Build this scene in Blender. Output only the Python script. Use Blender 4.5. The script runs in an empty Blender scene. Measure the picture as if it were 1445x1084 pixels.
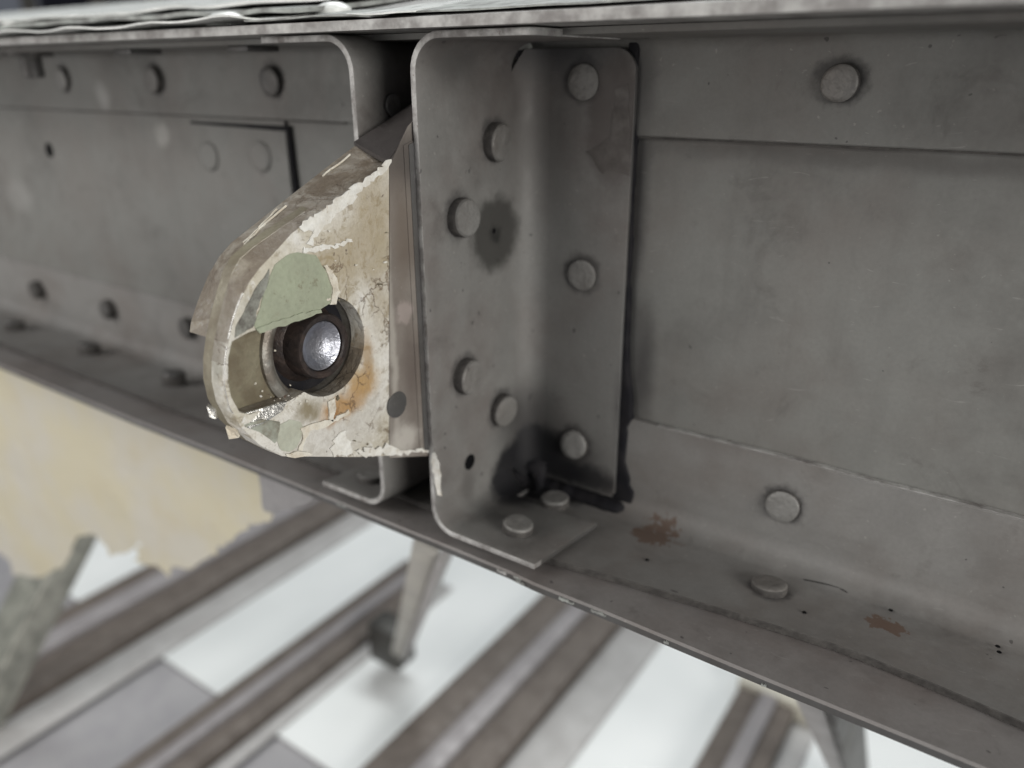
import bpy, bmesh, math, random
from mathutils import Vector, Matrix, noise
random.seed(7)
sc = bpy.context.scene
col = sc.collection

# ------------------------------------------------------------------ camera
F = 1100.0; CX, CY = 722.5, 542.0                  # focal length and centre in photograph pixels
def nrm(v): return v.normalized()
AX = nrm(Vector((1722, 437, -1100)))               # along the spar, seen from the camera (right, down, forward)
_d = Vector((68, 2824, 1100)); _d = nrm(_d - AX * _d.dot(AX))
AZ = -_d                                           # up
AY = AZ.cross(AX)                                  # into the spar web
CAM = Vector((.13, -.2, 0))
right = Vector((AX.x, AY.x, AZ.x)); down = Vector((AX.y, AY.y, AZ.y)); fwd = Vector((AX.z, AY.z, AZ.z))
cd = bpy.data.cameras.new('camera'); cam = bpy.data.objects.new('camera', cd); col.objects.link(cam)
m = Matrix.Identity(4)
for i in range(3):
    m[i][0] = right[i]; m[i][1] = -down[i]; m[i][2] = -fwd[i]; m[i][3] = CAM[i]
cam.matrix_world = m
cd.sensor_width = 36; cd.lens = 36 * F / 1445; cd.clip_start = .01; cd.clip_end = 50
cd.dof.use_dof = True; cd.dof.focus_distance = .178; cd.dof.aperture_fstop = 8.4
sc.camera = cam
# ------------------------------------------------------------------ light: soft hangar lamps, plus unseen ones added low left and right
sc.view_settings.view_transform = 'Standard'; sc.view_settings.look = 'None'
sc.view_settings.exposure = .25; sc.view_settings.gamma = 1; sc.view_settings.use_curve_mapping = False
w = bpy.data.worlds.new('World'); sc.world = w; w.use_nodes = True
w.node_tree.nodes['Background'].inputs[0].default_value = (.80, .86, 1, 1)
w.node_tree.nodes['Background'].inputs[1].default_value = .10
def area(name, loc, aim, sx, sy, power, colr):
    l = bpy.data.lights.new(name, 'AREA'); l.shape = 'RECTANGLE'; l.size = sx; l.size_y = sy; l.energy = power; l.color = colr
    o = bpy.data.objects.new(name, l); col.objects.link(o); o.location = loc
    o.rotation_euler = (Vector(aim) - Vector(loc)).to_track_quat('-Z', 'Y').to_euler()
    return o
area('area_lamp', (-.75, -1.1, -.10), (-.05, -.05, -.06), 1.1, .7, 4.8, (1, .955, .90))  # unseen low key, added to light the web from below left
area('area_lamp', (-.75, -1.1, .72), (-.05, -.05, -.09), 1.0, .6, 10.5, (1, .97, .93))
area('area_lamp', (1.4, -.45, .20), (0, -.08, -.07), .8, .6, 16, (1, .965, .91))  # unseen fill, added to brighten the hinge face and rib leg
area('area_lamp', (-.7, 1.3, 1.9), (-.3, .05, 0), 1.8, .5, 35, (.97, 1, .99))
area('area_lamp', (.9, .9, 1.7), (.2, .3, -.6), 1.6, .5, 8, (.97, 1, .99))

# ------------------------------------------------------------------ helpers
def ray(px, py):
    a, b = (px - CX) / F, (py - CY) / F
    return fwd + right * a + down * b
def onx(px, py, v): r = ray(px, py); return CAM + r * ((v - CAM.x) / r.x)
def ony(px, py, v): r = ray(px, py); return CAM + r * ((v - CAM.y) / r.y)
def onz(px, py, v): r = ray(px, py); return CAM + r * ((v - CAM.z) / r.z)
def onp(px, py, p0, n):
    r = ray(px, py); return CAM + r * ((Vector(p0) - CAM).dot(n) / r.dot(n))

def props(o, label=None, cat=None, group=None, kind=None):
    for k, v in (('label', label), ('category', cat), ('group', group), ('kind', kind)):
        if v: o[k] = v
    return o
def empty(name, loc=(0, 0, 0), parent=None):
    o = bpy.data.objects.new(name, None); col.objects.link(o); o.location = loc; o.empty_display_size = .01
    if parent: o.parent = parent
    return o
def link(name, me, mats, parent=None, smooth=35):
    o = bpy.data.objects.new(name, me); col.objects.link(o)
    if not isinstance(mats, (list, tuple)): mats = [mats]
    if len(me.materials): me.materials.clear()
    for mt in mats: me.materials.append(mt)
    if smooth:
        for p in me.polygons: p.use_smooth = True
        me.set_sharp_from_angle(angle=math.radians(smooth))
    if parent:
        o.parent = parent
        if parent.matrix_world != Matrix.Identity(4):
            pass
    return o
def from_bm(name, bm, mats, parent=None, smooth=35):
    bmesh.ops.recalc_face_normals(bm, faces=bm.faces)
    me = bpy.data.meshes.new(name); bm.to_mesh(me); bm.free()
    return link(name, me, mats, parent, smooth)
def solid(bm, pts_a, pts_b):
    """closed prism between two matching rings"""
    a = [bm.verts.new(p) for p in pts_a]; b = [bm.verts.new(p) for p in pts_b]
    n = len(a)
    bm.faces.new(a); bm.faces.new(b[::-1])
    for i in range(n): bm.faces.new((a[i], b[i], b[(i + 1) % n], a[(i + 1) % n]))
def plate(name, pts, mats, parent, u, v, org, th, bev=0, holes=(), smooth=35, res=2, topbev=0):
    """flat plate with any outline and holes: 3D points on the plane (org,u,v); grows by th along u x v from the plane"""
    u, v, org = Vector(u), Vector(v), Vector(org); n = u.cross(v)
    cu = bpy.data.curves.new(name, 'CURVE'); cu.dimensions = '2D'; cu.fill_mode = 'BOTH'
    for ring in [pts] + list(holes):
        sp = cu.splines.new('POLY'); sp.points.add(len(ring) - 1); sp.use_cyclic_u = True
        for q, p in zip(sp.points, ring):
            d = Vector(p) - org; q.co = (d.dot(u), d.dot(v), 0, 1)
    cu.extrude = max(th / 2 - bev, 1e-6); cu.bevel_depth = bev; cu.bevel_resolution = res; cu.offset = -bev
    t = bpy.data.objects.new('tmp', cu); col.objects.link(t)
    dg = bpy.context.evaluated_depsgraph_get(); dg.update()
    me = bpy.data.meshes.new_from_object(t.evaluated_get(dg)); me.name = name
    bpy.data.objects.remove(t); bpy.data.curves.remove(cu)
    M = Matrix.Identity(4)
    for i in range(3): M[i][0] = u[i]; M[i][1] = v[i]; M[i][2] = n[i]; M[i][3] = org[i] + n[i] * th / 2
    me.transform(M)
    bm = bmesh.new(); bm.from_mesh(me); bmesh.ops.remove_doubles(bm, verts=bm.verts, dist=1e-6)
    bmesh.ops.recalc_face_normals(bm, faces=bm.faces)
    if topbev:
        bm.normal_update(); on_top = lambda v_: abs((v_.co - org).dot(n) - th) < th * .02
        ed = [e for e in bm.edges if on_top(e.verts[0]) and on_top(e.verts[1]) and len(e.link_faces) == 2 and e.calc_face_angle(0) > .8]
        bmesh.ops.bevel(bm, geom=ed, offset=topbev, segments=3, affect='EDGES', profile=.5, clamp_overlap=True)
        bmesh.ops.recalc_face_normals(bm, faces=bm.faces)
    bm.to_mesh(me); bm.free()
    return link(name, me, mats, parent, smooth)
def smooth_ring(pts, n=6):
    out = []; N = len(pts); P = [Vector(p) for p in pts]
    for i in range(N):
        p0, p1, p2, p3 = P[i - 1], P[i], P[(i + 1) % N], P[(i + 2) % N]
        for k in range(n):
            t = k / n
            out.append(.5 * ((2 * p1) + (p2 - p0) * t + (2 * p0 - 5 * p1 + 4 * p2 - p3) * t * t + (3 * p1 - p0 - 3 * p2 + p3) * t ** 3))
    return out
def jag(pts, amp, step, seed=0):
    """break a ring of pixel points into a torn outline"""
    rnd = random.Random(seed); out = []; N = len(pts)
    for i in range(N):
        a, b = Vector(pts[i][:2]), Vector(pts[(i + 1) % N][:2]); L = (b - a).length
        k = max(1, int(L / step))
        for j in range(k):
            p = a.lerp(b, (j + (rnd.uniform(-.3, .3) if j else 0)) / k)
            p += Vector((rnd.gauss(0, amp), rnd.gauss(0, amp))); out.append((p.x, p.y))
    return out
XU = ((0, 1, 0), (0, 0, 1))                        # plates whose normal is +x
YU = ((1, 0, 0), (0, 0, 1))                        # plates whose normal is -y
SL = .11                                           # the lower flange rises towards the camera
nl = nrm(Vector((0, SL, 1)))                       # its normal
LU = ((1, 0, 0), nl.cross(Vector((1, 0, 0))))
def zl(y): return -.131 - SL * y                   # top of the lower cap's leg
def onl(px, py, h=0): return onp(px, py, Vector((0, 0, zl(0))) + nl * h, nl)
def box(bm, c, s, ax=None):
    c = Vector(c); ax = ax or (Vector((1, 0, 0)), Vector((0, 1, 0)), Vector((0, 0, 1)))
    def q(i, j, k): return c + ax[0] * s[0] * i / 2 + ax[1] * s[1] * j / 2 + ax[2] * s[2] * k / 2
    solid(bm, [q(-1, -1, -1), q(1, -1, -1), q(1, 1, -1), q(-1, 1, -1)], [q(-1, -1, 1), q(1, -1, 1), q(1, 1, 1), q(-1, 1, 1)])
def bevel(bm, w_, seg=2):
    bmesh.ops.bevel(bm, geom=list(bm.edges), offset=w_, segments=seg, affect='EDGES', profile=.5, clamp_overlap=True)
def lathe(name, prof, pos, n, mat, parent, seg=28, smooth=40, wob=0, seed=0):
    """turn (radius, height) points about the axis n at pos"""
    n = nrm(Vector(n)); t = n.orthogonal().normalized(); b = n.cross(t); pos = Vector(pos); bm = bmesh.new(); rings = []
    rnd = random.Random(seed); ph = [rnd.uniform(0, 6.28) for _ in range(3)]
    for r, h in prof:
        if r < 1e-7: rings.append([bm.verts.new(pos + n * h)]); continue
        ring = []
        for k in range(seg):
            a = 2 * math.pi * k / seg
            rr = r * (1 + wob * (math.sin(2 * a + ph[0]) + .6 * math.sin(3 * a + ph[1]) + .4 * math.sin(5 * a + ph[2])))
            ring.append(bm.verts.new(pos + n * h + (t * math.cos(a) + b * math.sin(a)) * rr))
        rings.append(ring)
    for A, B in zip(rings, rings[1:]):
        for k in range(seg):
            k2 = (k + 1) % seg
            if len(A) == 1: bm.faces.new((A[0], B[k], B[k2]))
            elif len(B) == 1: bm.faces.new((A[k], B[0], A[k2]))
            else: bm.faces.new((A[k], B[k], B[k2], A[k2]))
    return from_bm(name, bm, mat, parent, smooth)
_rs = [0]
def rivet(pos, n, r, h, mat, parent, name='rivet', grime=True):
    """driven rivet head: a squat disc with rounded rim, a little out of true"""
    _rs[0] += 1; rnd = random.Random(_rs[0])
    n = nrm(Vector(n) + Vector((rnd.gauss(0, .06), rnd.gauss(0, .06), rnd.gauss(0, .06)))); h *= rnd.uniform(.8, 1.15)
    prof = [(r * .97, -.0006), (r * 1.0, h * .25), (r * 1.0, h * .55), (r * .97, h * .8), (r * .88, h * .96), (r * .6, h * 1.0), (r * .25, h * .985), (0, h * .97)]
    o = lathe(name, prof, pos, n, mat, parent, seg=32, wob=.012, seed=_rs[0])
    if grime:
        o.data.materials.append(M_grime)
        for i, p in enumerate(o.data.polygons): p.material_index = 1 if i < 32 * 3 else 0      # dirt packed round the side
    return o
def tube(name, pts, r, mat, parent=None, seg=10):
    bm = bmesh.new(); rings = []; P = [Vector(p) for p in pts]
    for i, p in enumerate(P):
        d = nrm(P[min(i + 1, len(P) - 1)] - P[max(i - 1, 0)]); a = d.orthogonal().normalized(); b = d.cross(a)
        if i and rings:
            a = nrm(pa - d * pa.dot(d)); b = d.cross(a)
        pa = a
        rings.append([bm.verts.new(p + (a * math.cos(6.2832 * k / seg) + b * math.sin(6.2832 * k / seg)) * r) for k in range(seg)])
    for A, B in zip(rings, rings[1:]):
        for k in range(seg): bm.faces.new((A[k], B[k], B[(k + 1) % seg], A[(k + 1) % seg]))
    bm.faces.new(rings[0][::-1]); bm.faces.new(rings[-1])
    return from_bm(name, bm, mat, parent, 60)

# ------------------------------------------------------------------ materials
class NT:
    def __init__(s, name):
        s.mat = bpy.data.materials.new(name); s.mat.use_nodes = True; s.t = s.mat.node_tree; s.b = s.t.nodes['Principled BSDF']
        s.pos = s.t.nodes.new('ShaderNodeNewGeometry').outputs['Position']
    def put(s, sock, v):
        if isinstance(v, bpy.types.NodeSocket): s.t.links.new(v, sock)
        elif v is not None:
            if isinstance(v, (tuple, list, Vector)) and len(v) == 3 and sock.type == 'RGBA': v = (*v, 1)
            sock.default_value = v
    def noise(s, scale, detail=3, rough=.55, vec=None, dist=0, out='Fac'):
        n = s.t.nodes.new('ShaderNodeTexNoise'); s.put(n.inputs['Vector'], vec or s.pos)
        n.inputs['Scale'].default_value = scale; n.inputs['Detail'].default_value = detail; n.inputs['Roughness'].default_value = rough; n.inputs['Distortion'].default_value = dist
        return n.outputs[out]
    def ramp(s, f, a, b, lo=0., hi=1.):
        n = s.t.nodes.new('ShaderNodeMapRange'); n.interpolation_type = 'SMOOTHSTEP'
        for k, v in zip(('Value', 'From Min', 'From Max', 'To Min', 'To Max'), (f, a, b, lo, hi)): s.put(n.inputs[k], v)
        return n.outputs[0]
    def mix(s, f, a, b, mode='MIX'):
        n = s.t.nodes.new('ShaderNodeMix'); n.data_type = 'RGBA'; n.blend_type = mode
        s.put(n.inputs[0], f); s.put(n.inputs[6], a); s.put(n.inputs[7], b); return n.outputs[2]
    def math(s, op, a, b=None):
        n = s.t.nodes.new('ShaderNodeMath'); n.operation = op; s.put(n.inputs[0], a); s.put(n.inputs[1], b); return n.outputs[0]
    def vmath(s, op, a, b=None, out=0):
        n = s.t.nodes.new('ShaderNodeVectorMath'); n.operation = op; s.put(n.inputs[0], a)
        if b is not None: s.put(n.inputs[1], tuple(b) if isinstance(b, Vector) else b)
        return n.outputs[out]
    def blob(s, wp, c, r, soft):
        """1 inside an ellipsoid about c with radii r (scalar or 3), fading over the outer share soft"""
        if not isinstance(r, (tuple, list)): r = (r, r, r)
        d = s.vmath('SUBTRACT', wp, Vector(c)); d = s.vmath('DIVIDE', d, Vector(r))
        L = s.vmath('LENGTH', d, out=1); return s.ramp(L, 1.0, 1.0 - soft)
    def warp(s, scale, amp):
        n = s.noise(scale, 4, .6, out='Color'); n = s.vmath('SUBTRACT', n, (.5, .5, .5)); n = s.vmath('MULTIPLY', n, (amp,) * 3)
        return s.vmath('ADD', s.pos, n)
    def bump(s, h, dist, strength=1.):
        n = s.t.nodes.new('ShaderNodeBump'); n.inputs['Distance'].default_value = dist; n.inputs['Strength'].default_value = strength
        s.put(n.inputs['Height'], h)
        if s.b.inputs['Normal'].links: s.t.links.new(s.b.inputs['Normal'].links[0].from_socket, n.inputs['Normal'])
        s.t.links.new(n.outputs[0], s.b.inputs['Normal'])
    def end(s, c, rough, metal=0., spec=.5):
        s.put(s.b.inputs['Base Color'], c); s.put(s.b.inputs['Roughness'], rough); s.put(s.b.inputs['Metallic'], metal)
        s.put(s.b.inputs['Specular IOR Level'], spec); return s.mat

def grey_paint(name, base=(.20, .20, .195), brown=(.154, .145, .135), dark=(.035, .033, .033), metal=.08, rough=.58, stains=(), streak=None, specks=True, dents=0):
    """dull grey primer on alloy sheet: mottled, grimy, speckled; stains = (centre, radii, softness, colour, strength)"""
    k = NT(name); big = k.noise(22, 4, .6); mid = k.noise(95, 5, .65, dist=.4); fine = k.noise(900, 4, .7)
    c = k.mix(k.ramp(big, .38, .66), base, brown)
    c = k.mix(k.ramp(mid, .3, .75, 0, .5), c, tuple(x * 1.22 for x in base))
    c = k.mix(k.ramp(k.noise(48, 6, .7, dist=.8), .56, .74, 0, .5), c, tuple(x * .6 for x in brown))
    c = k.mix(k.ramp(fine, .25, .75, 0, .22), c, tuple(x * .55 for x in base))
    if specks:
        c = k.mix(k.ramp(k.noise(420, 1, .4), .765, .79, 0, .7), c, dark)
        c = k.mix(k.ramp(k.noise(620, 2, .5), .72, .77, 0, .45), c, (.33, .32, .30))
    sv = k.vmath('MULTIPLY', k.pos, streak or (160, 160, 12))
    c = k.mix(k.ramp(k.noise(1, 4, .6, vec=sv), .5, .8, 0, .22), c, tuple(x * .62 for x in brown))
    c = k.mix(k.ramp(k.noise(13, 6, .72, dist=.15), .47, .70, 0, .42), c, tuple(x * .42 for x in brown))
    c = k.mix(k.ramp(k.noise(70, 6, .75, dist=.3), .60, .70, 0, .30), c, (.075, .066, .06))
    scv = k.vmath('MULTIPLY', k.warp(8, .05), (35, 1400, 1400) if not streak else (25, 1400, 1400))
    c = k.mix(k.ramp(k.noise(1, 2, .5, vec=scv), .70, .76, 0, .28), c, (.36, .355, .34))
    if stains:
        wp = k.warp(260, .0055); wp2 = k.warp(60, .006)
        wp3 = k.warp(420, .0085)
        for (ce, r, soft, cc, st) in stains:
            f = k.blob(wp3 if soft < .2 else wp if soft < .8 else wp2, ce, r, soft)
            f = k.math('MULTIPLY', f, st)
            c = k.mix(f, c, cc)
    rr = k.ramp(mid, .2, .8, rough - .1, rough + .14)
    if dents: k.bump(k.noise(260, 3, .6), dents, .7)
    k.bump(k.noise(40, 3, .5), .0006, .6); k.bump(fine, .00006, .55)
    return k.end(c, rr, metal)
def simple(name, base, alt=None, rough=.5, metal=0., scale=120, bump=.0001, spec=.5, fine=800, specks=None):
    k = NT(name); alt = alt or tuple(x * .7 for x in base)
    c = k.mix(k.ramp(k.noise(scale, 5, .65), .35, .68), base, alt)
    c = k.mix(k.ramp(k.noise(fine, 3, .6), .35, .75, 0, .35), c, tuple(x * .6 for x in base))
    if specks:
        c = k.mix(k.ramp(k.noise(460, 4, .7), .60, .68, 0, .7), c, specks); c = k.mix(k.ramp(k.noise(160, 5, .7), .56, .72, 0, .55), c, specks)
    if bump: k.bump(k.noise(fine, 4, .65), bump)
    return k.end(c, k.ramp(k.noise(scale * 2, 3), .3, .7, rough - .08, rough + .1), metal, spec)

xr = .001                                          # the right rib's leg (its open side)
def ring(c, r, st=.8): return (Vector(c) + Vector((0, 0, .0004)), r * 1.03, .42, (.04, .038, .038), st)  # rivet halo: shadow round the head painted in, mixed with grime
BLK = (.007, .007, .009); DK = (.03, .028, .03)
R_UP = [ony(*p, -.0022) for p in ((1187, 117),)]
W_L = [ony(*p, -.0022) for p in ((90, 112), (220, 113), (385, 115))]
M_web = grey_paint('web_paint', (.178, .180, .171), stains=[
    (ony(900, 300, 0), (.004, .02, .06), .9, DK, .6), (ony(1230, 225, 0), (.09, .02, .004), .9, (.07, .065, .062), .55),
    (ony(905, 520, 0), (.006, .02, .03), .9, DK, .7), (ony(1100, 205, 0), (.05, .02, .003), .9, (.07, .06, .055), .5),
    (ony(233, 190, 0), (.007, .01, .007), .6, (.36, .36, .34), .5), (ony(30, 275, 0), (.02, .01, .012), .7, (.32, .32, .31), .35)])
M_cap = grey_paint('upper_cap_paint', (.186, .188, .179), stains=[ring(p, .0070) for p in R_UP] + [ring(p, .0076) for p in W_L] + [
    (ony(932, 46, -.002), (.0072, .02, .0011), .25, BLK, 1), (ony(145, 135, -.002), (.008, .01, .008), .8, (.36, .36, .35), .6), (ony(905, 120, -.002), (.006, .02, .02), .9, DK, .6),
    (ony(1190, 25, -.002), (.012, .02, .004), .8, (.33, .33, .32), .5)])
L_V = ony(1105, 713, -.0022); L_H = onl(1085, 830)
RUST = (.115, .078, .060)
M_low = grey_paint('lower_cap_paint', (.198, .196, .190), brown=(.163, .150, .140), streak=(14, 160, 160), stains=[
    (onl(925, 745, .002), (.0085, .0075, .0045), .12, RUST, .9), (onl(905, 730, .004), (.006, .006, .004), .12, RUST, .9), (onl(945, 736, .004), (.005, .004, .003), .12, RUST, .9),
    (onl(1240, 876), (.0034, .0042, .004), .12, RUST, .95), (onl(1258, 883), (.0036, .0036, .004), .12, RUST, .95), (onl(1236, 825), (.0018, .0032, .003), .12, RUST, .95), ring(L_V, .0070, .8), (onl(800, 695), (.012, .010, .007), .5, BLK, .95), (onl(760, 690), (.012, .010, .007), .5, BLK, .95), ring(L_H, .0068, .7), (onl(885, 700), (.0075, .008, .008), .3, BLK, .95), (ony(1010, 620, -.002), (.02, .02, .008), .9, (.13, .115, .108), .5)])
RB = [onx(697, 200, xr), onx(648, 307, xr), onx(655, 530, xr), onx(706, 577, xr)]
FB = [ony(825, 116, -.004), ony(822, 388, -.004), ony(812, 626, -.004)]
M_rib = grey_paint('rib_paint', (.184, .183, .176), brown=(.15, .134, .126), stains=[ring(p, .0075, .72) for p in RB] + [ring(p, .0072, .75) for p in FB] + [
    (onx(699, 330, xr), (.005, .0140, .0130), .4, (.032, .031, .028), .88), (onx(699, 330, xr), (.005, .004, .004), .7, (.015, .015, .014), .9),
    
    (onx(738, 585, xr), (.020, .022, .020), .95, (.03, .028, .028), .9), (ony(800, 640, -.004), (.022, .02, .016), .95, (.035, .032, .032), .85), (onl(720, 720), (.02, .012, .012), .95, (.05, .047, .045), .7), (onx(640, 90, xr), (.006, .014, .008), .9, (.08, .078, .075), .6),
    (ony(800, 70, -.004), (.03, .02, .010), .95, (.05, .05, .055), .8), (ony(870, 170, -.004), (.011, .02, .02), .4, (.085, .072, .068), .75),
    (ony(760, 200, -.004), (.016, .02, .03), .95, (.09, .085, .08), .6), (ony(880, 600, -.004), (.005, .02, .03), .9, DK, .7), (onl(790, 700), (.011, .004, .003), .8, DK, .7),
    (onx(660, 690, xr), (.004, .005, .012), .8, (.09, .085, .08), .6),
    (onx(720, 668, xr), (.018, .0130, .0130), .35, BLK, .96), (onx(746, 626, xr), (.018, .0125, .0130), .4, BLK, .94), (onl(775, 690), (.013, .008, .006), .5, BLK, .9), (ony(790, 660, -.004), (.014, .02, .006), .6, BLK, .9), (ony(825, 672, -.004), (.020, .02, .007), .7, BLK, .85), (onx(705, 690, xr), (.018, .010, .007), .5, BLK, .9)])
M_rivet = grey_paint('rivet_metal', (.205, .204, .197), brown=(.155, .142, .13), metal=.15, rough=.5, dents=.0012)
M_rivet_dark = grey_paint('rivet_metal_dark', (.10, .10, .10), brown=(.08, .075, .07), metal=.3, rough=.5)
M_grime = simple('packed_grime', (.05, .047, .045), (.09, .085, .08), .7, 0, 300, .0002, spec=.3)
M_edge = simple('bare_sheet_edge', (.46, .46, .45), (.15, .14, .135), .5, .2, 110, .00008, specks=(.12, .10, .09))
M_skin = grey_paint('skin_inner_paint', (.23, .22, .215), brown=(.19, .168, .158), metal=.05, rough=.55)
M_skin_edge = simple('skin_edge_metal', (.40, .40, .39), (.19, .18, .175), .5, .25, 120, .00008)
M_white = simple('white_gloss_paint', (.78, .80, .78), (.70, .72, .70), .3, 0, 60, .00003)
M_flake2 = simple('grey_underpaint', (.36, .38, .36), (.16, .16, .155), .6, 0, 150, .0001)
M_seal_cavity = simple('black_sealant_cavity', (.014, .014, .017), (.026, .025, .027), .85, 0, 200, .0003, spec=.1)
M_hole = simple('dark_hole', (.006, .006, .007), None, .9, 0, 200, 0, spec=.1)
M_rust = simple('brown_primer', RUST, (.165, .105, .08), .75, 0, 300, .0003)
M_green = simple('green_primer', (.35, .385, .285), (.31, .335, .25), .5, 0, 120, .00012, specks=(.20, .19, .13))
M_cream_flake = simple('cream_paint_flake', (.72, .70, .62), (.56, .50, .40), .6, 0, 260, .0002, specks=(.30, .23, .15))
M_whitechip = simple('chalky_white_paint', (.78, .78, .74), (.62, .60, .54), .6, 0, 300, .0002, specks=(.40, .34, .26))
M_bare = simple('scraped_alloy', (.72, .72, .70), (.42, .41, .38), .28, .85, 220, .0003)
M_pin = simple('dull_pin_steel', (.50, .52, .58), (.30, .30, .33), .36, .95, 160, .0003)
M_rustdark = simple('rusty_steel', (.030, .024, .023), (.060, .042, .035), .5, .3, 300, .00025)
M_race = simple('bearing_steel', (.34, .33, .30), (.16, .135, .11), .42, .6, 200, .0002)
M_pocket = simple('oily_pocket_paint', (.20, .185, .125), (.13, .105, .07), .42, .1, 130, .0002)

xh = -.0015                                        # outer face of the hinge bracket
def hinge_paint():
    k = NT('hinge_cream_paint'); big = k.noise(55, 5, .65, dist=.5); mid = k.noise(210, 6, .7, dist=.6); fine = k.noise(1100, 4, .7)
    c = k.mix(k.ramp(big, .38, .66), (.70, .69, .64), (.53, .50, .41))
    c = k.mix(k.ramp(mid, .50, .66, 0, .75), c, (.25, .205, .125))
    c = k.mix(k.ramp(k.noise(330, 5, .7, dist=.5), .56, .66, 0, .6), c, (.19, .145, .085))
    c = k.mix(k.ramp(k.noise(150, 6, .75, dist=1.2), .555, .61, 0, .85), c, (.72, .715, .68))
    wp = k.warp(200, .006); wp2 = k.warp(420, .004)
    lo = k.blob(wp2, onx(470, 600, xh), (.01, .026, .013), .6)       # cleaner, whiter paint low on the face
    c = k.mix(k.math('MULTIPLY', lo, .75), c, (.60, .59, .555))
    for p, r, st in (((475, 370), (.01, .016, .012), .75), ((525, 310), (.01, .014, .02), .7), ((535, 420), (.01, .006, .016), .5)):
        c = k.mix(k.math('MULTIPLY', k.blob(wp, onx(*p, xh), r, .9), st), c, (.32, .255, .145))
    for p, r, cc, st in (((512, 540), (.01, .0075, .0070), (.42, .25, .08), .9), ((482, 574), (.01, .0100, .0048), (.40, .22, .065), .9), ((519, 500), (.01, .0032, .009), (.34, .22, .10), .7), ((470, 588), (.01, .003, .004), (.30, .15, .05), .8), ((436, 580), (.01, .0052, .0035), (.20, .165, .09), .9)):
        c = k.mix(k.math('MULTIPLY', k.blob(wp, onx(*p, xh), r, .8), st), c, cc)
    for p, r in (((322, 445), (.005, .006, .012)), ((314, 520), (.005, .0045, .012))):       # rubbed nose, paint worn to green-grey
        c = k.mix(k.math('MULTIPLY', k.blob(wp, onx(*p, xh - .004), r, .6), .75), c, (.27, .27, .225))
    vo = k.t.nodes.new('ShaderNodeTexVoronoi'); vo.feature = 'DISTANCE_TO_EDGE'; vo.inputs['Scale'].default_value = 190; k.put(vo.inputs['Vector'], k.warp(300, .006))
    cr = k.math('MULTIPLY', k.ramp(vo.outputs['Distance'], .05, .0), k.ramp(k.noise(70, 3), .5, .6)); c = k.mix(k.math('MULTIPLY', cr, .75), c, (.16, .10, .055))
    tp = k.ramp(k.vmath('DOT_PRODUCT', k.t.nodes.new('ShaderNodeNewGeometry').outputs['True Normal'], Vector((0, -.45, .9)), out=1), .58, .82)
    gr = k.ramp(k.noise(120, 6, .7, dist=.8), .28, .62, .55, 1.)
    c = k.mix(k.math('MULTIPLY', tp, gr), c, (.150, .122, .092))       # upward faces darkened: grime, plus their shade painted in
    c = k.mix(k.ramp(k.noise(520, 2, .5), .73, .77, 0, .8), c, (.09, .065, .045))
    c = k.mix(k.ramp(fine, .3, .75, 0, .25), c, (.25, .21, .16))
    k.bump(cr, -.0004, .6); k.bump(mid, .0008, .6); k.bump(k.noise(480, 5, .7), .0004, .5); k.bump(fine, .0001, .5)
    return k.end(c, k.ramp(mid, .3, .7, .32, .65), 0, .5)
M_hinge = hinge_paint()
M_hinge_in = simple('oily_inner_paint', (.22, .20, .14), (.14, .115, .075), .45, .05, 130, .0002)
M_tang = grey_paint('tang_grimy_paint', (.215, .195, .175), brown=(.14, .118, .10), metal=.05, rough=.65, stains=[(onx(553, 500, -.0015), (.01, .0022, .05), .9, (.42, .40, .36), .6), (onx(575, 225, -.0015), (.01, .02, .012), .9, (.05, .042, .038), .8), (onx(570, 620, -.0015), (.01, .008, .006), .75, (.5, .48, .44), .7), (onx(570, 440, -.0015), (.01, .004, .004), .5, (.36, .31, .29), .6), (onx(580, 520, -.0015), (.01, .006, .02), .9, (.10, .08, .07), .7), (onx(565, 330, -.0015), (.01, .006, .02), .9, (.12, .095, .075), .7)])

# ------------------------------------------------------------------ setting: floor, wall
ZF = -.62
k = NT('grey_floor_paint'); c = k.mix(k.ramp(k.noise(6, 4), .35, .65), (.285, .28, .29), (.32, .315, .325)); c = k.mix(k.ramp(k.noise(40, 5), .4, .7, 0, .5), c, (.25, .243, .262))
M_floor = k.end(c, .55)
bm = bmesh.new(); box(bm, (0, 1.5, ZF - .021), (14, 14, .04)); props(from_bm('floor', bm, M_floor, None, 0), kind='structure')
k = NT('dim_wall'); c = k.mix(k.ramp(k.noise(3, 4), .35, .65), (.035, .033, .045), (.06, .055, .07)); M_wall = k.end(c, .8)
bm = bmesh.new(); box(bm, (-3, 7.0, 1.2), (22, .1, 3.8)); props(from_bm('wall', bm, M_wall, None, 0), kind='structure')

# ------------------------------------------------------------------ the spar assembly
SP = empty('spar_assembly')
props(SP, 'riveted grey aluminium spar with two channel ribs and a chipped cream hinge bracket', 'spar')
X0, X1 = -1.0, .40
ZT = .0085                                         # underside of the upper skin
# web
bm = bmesh.new(); box(bm, ((X0 + X1) / 2, .00075, (ZT - .129) / 2), (X1 - X0, .0015, ZT + .129)); web = from_bm('web_plate', bm, M_web, SP, 0)
# dark drilled hole in the left web, a rim and a deep plug
lathe('hole', [(0, .0002), (.0033, .0002), (.0036, .00012), (.0036, -.0002)], ony(70, 212, -.0012), (0, -1, 0), M_hole, web)
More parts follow.
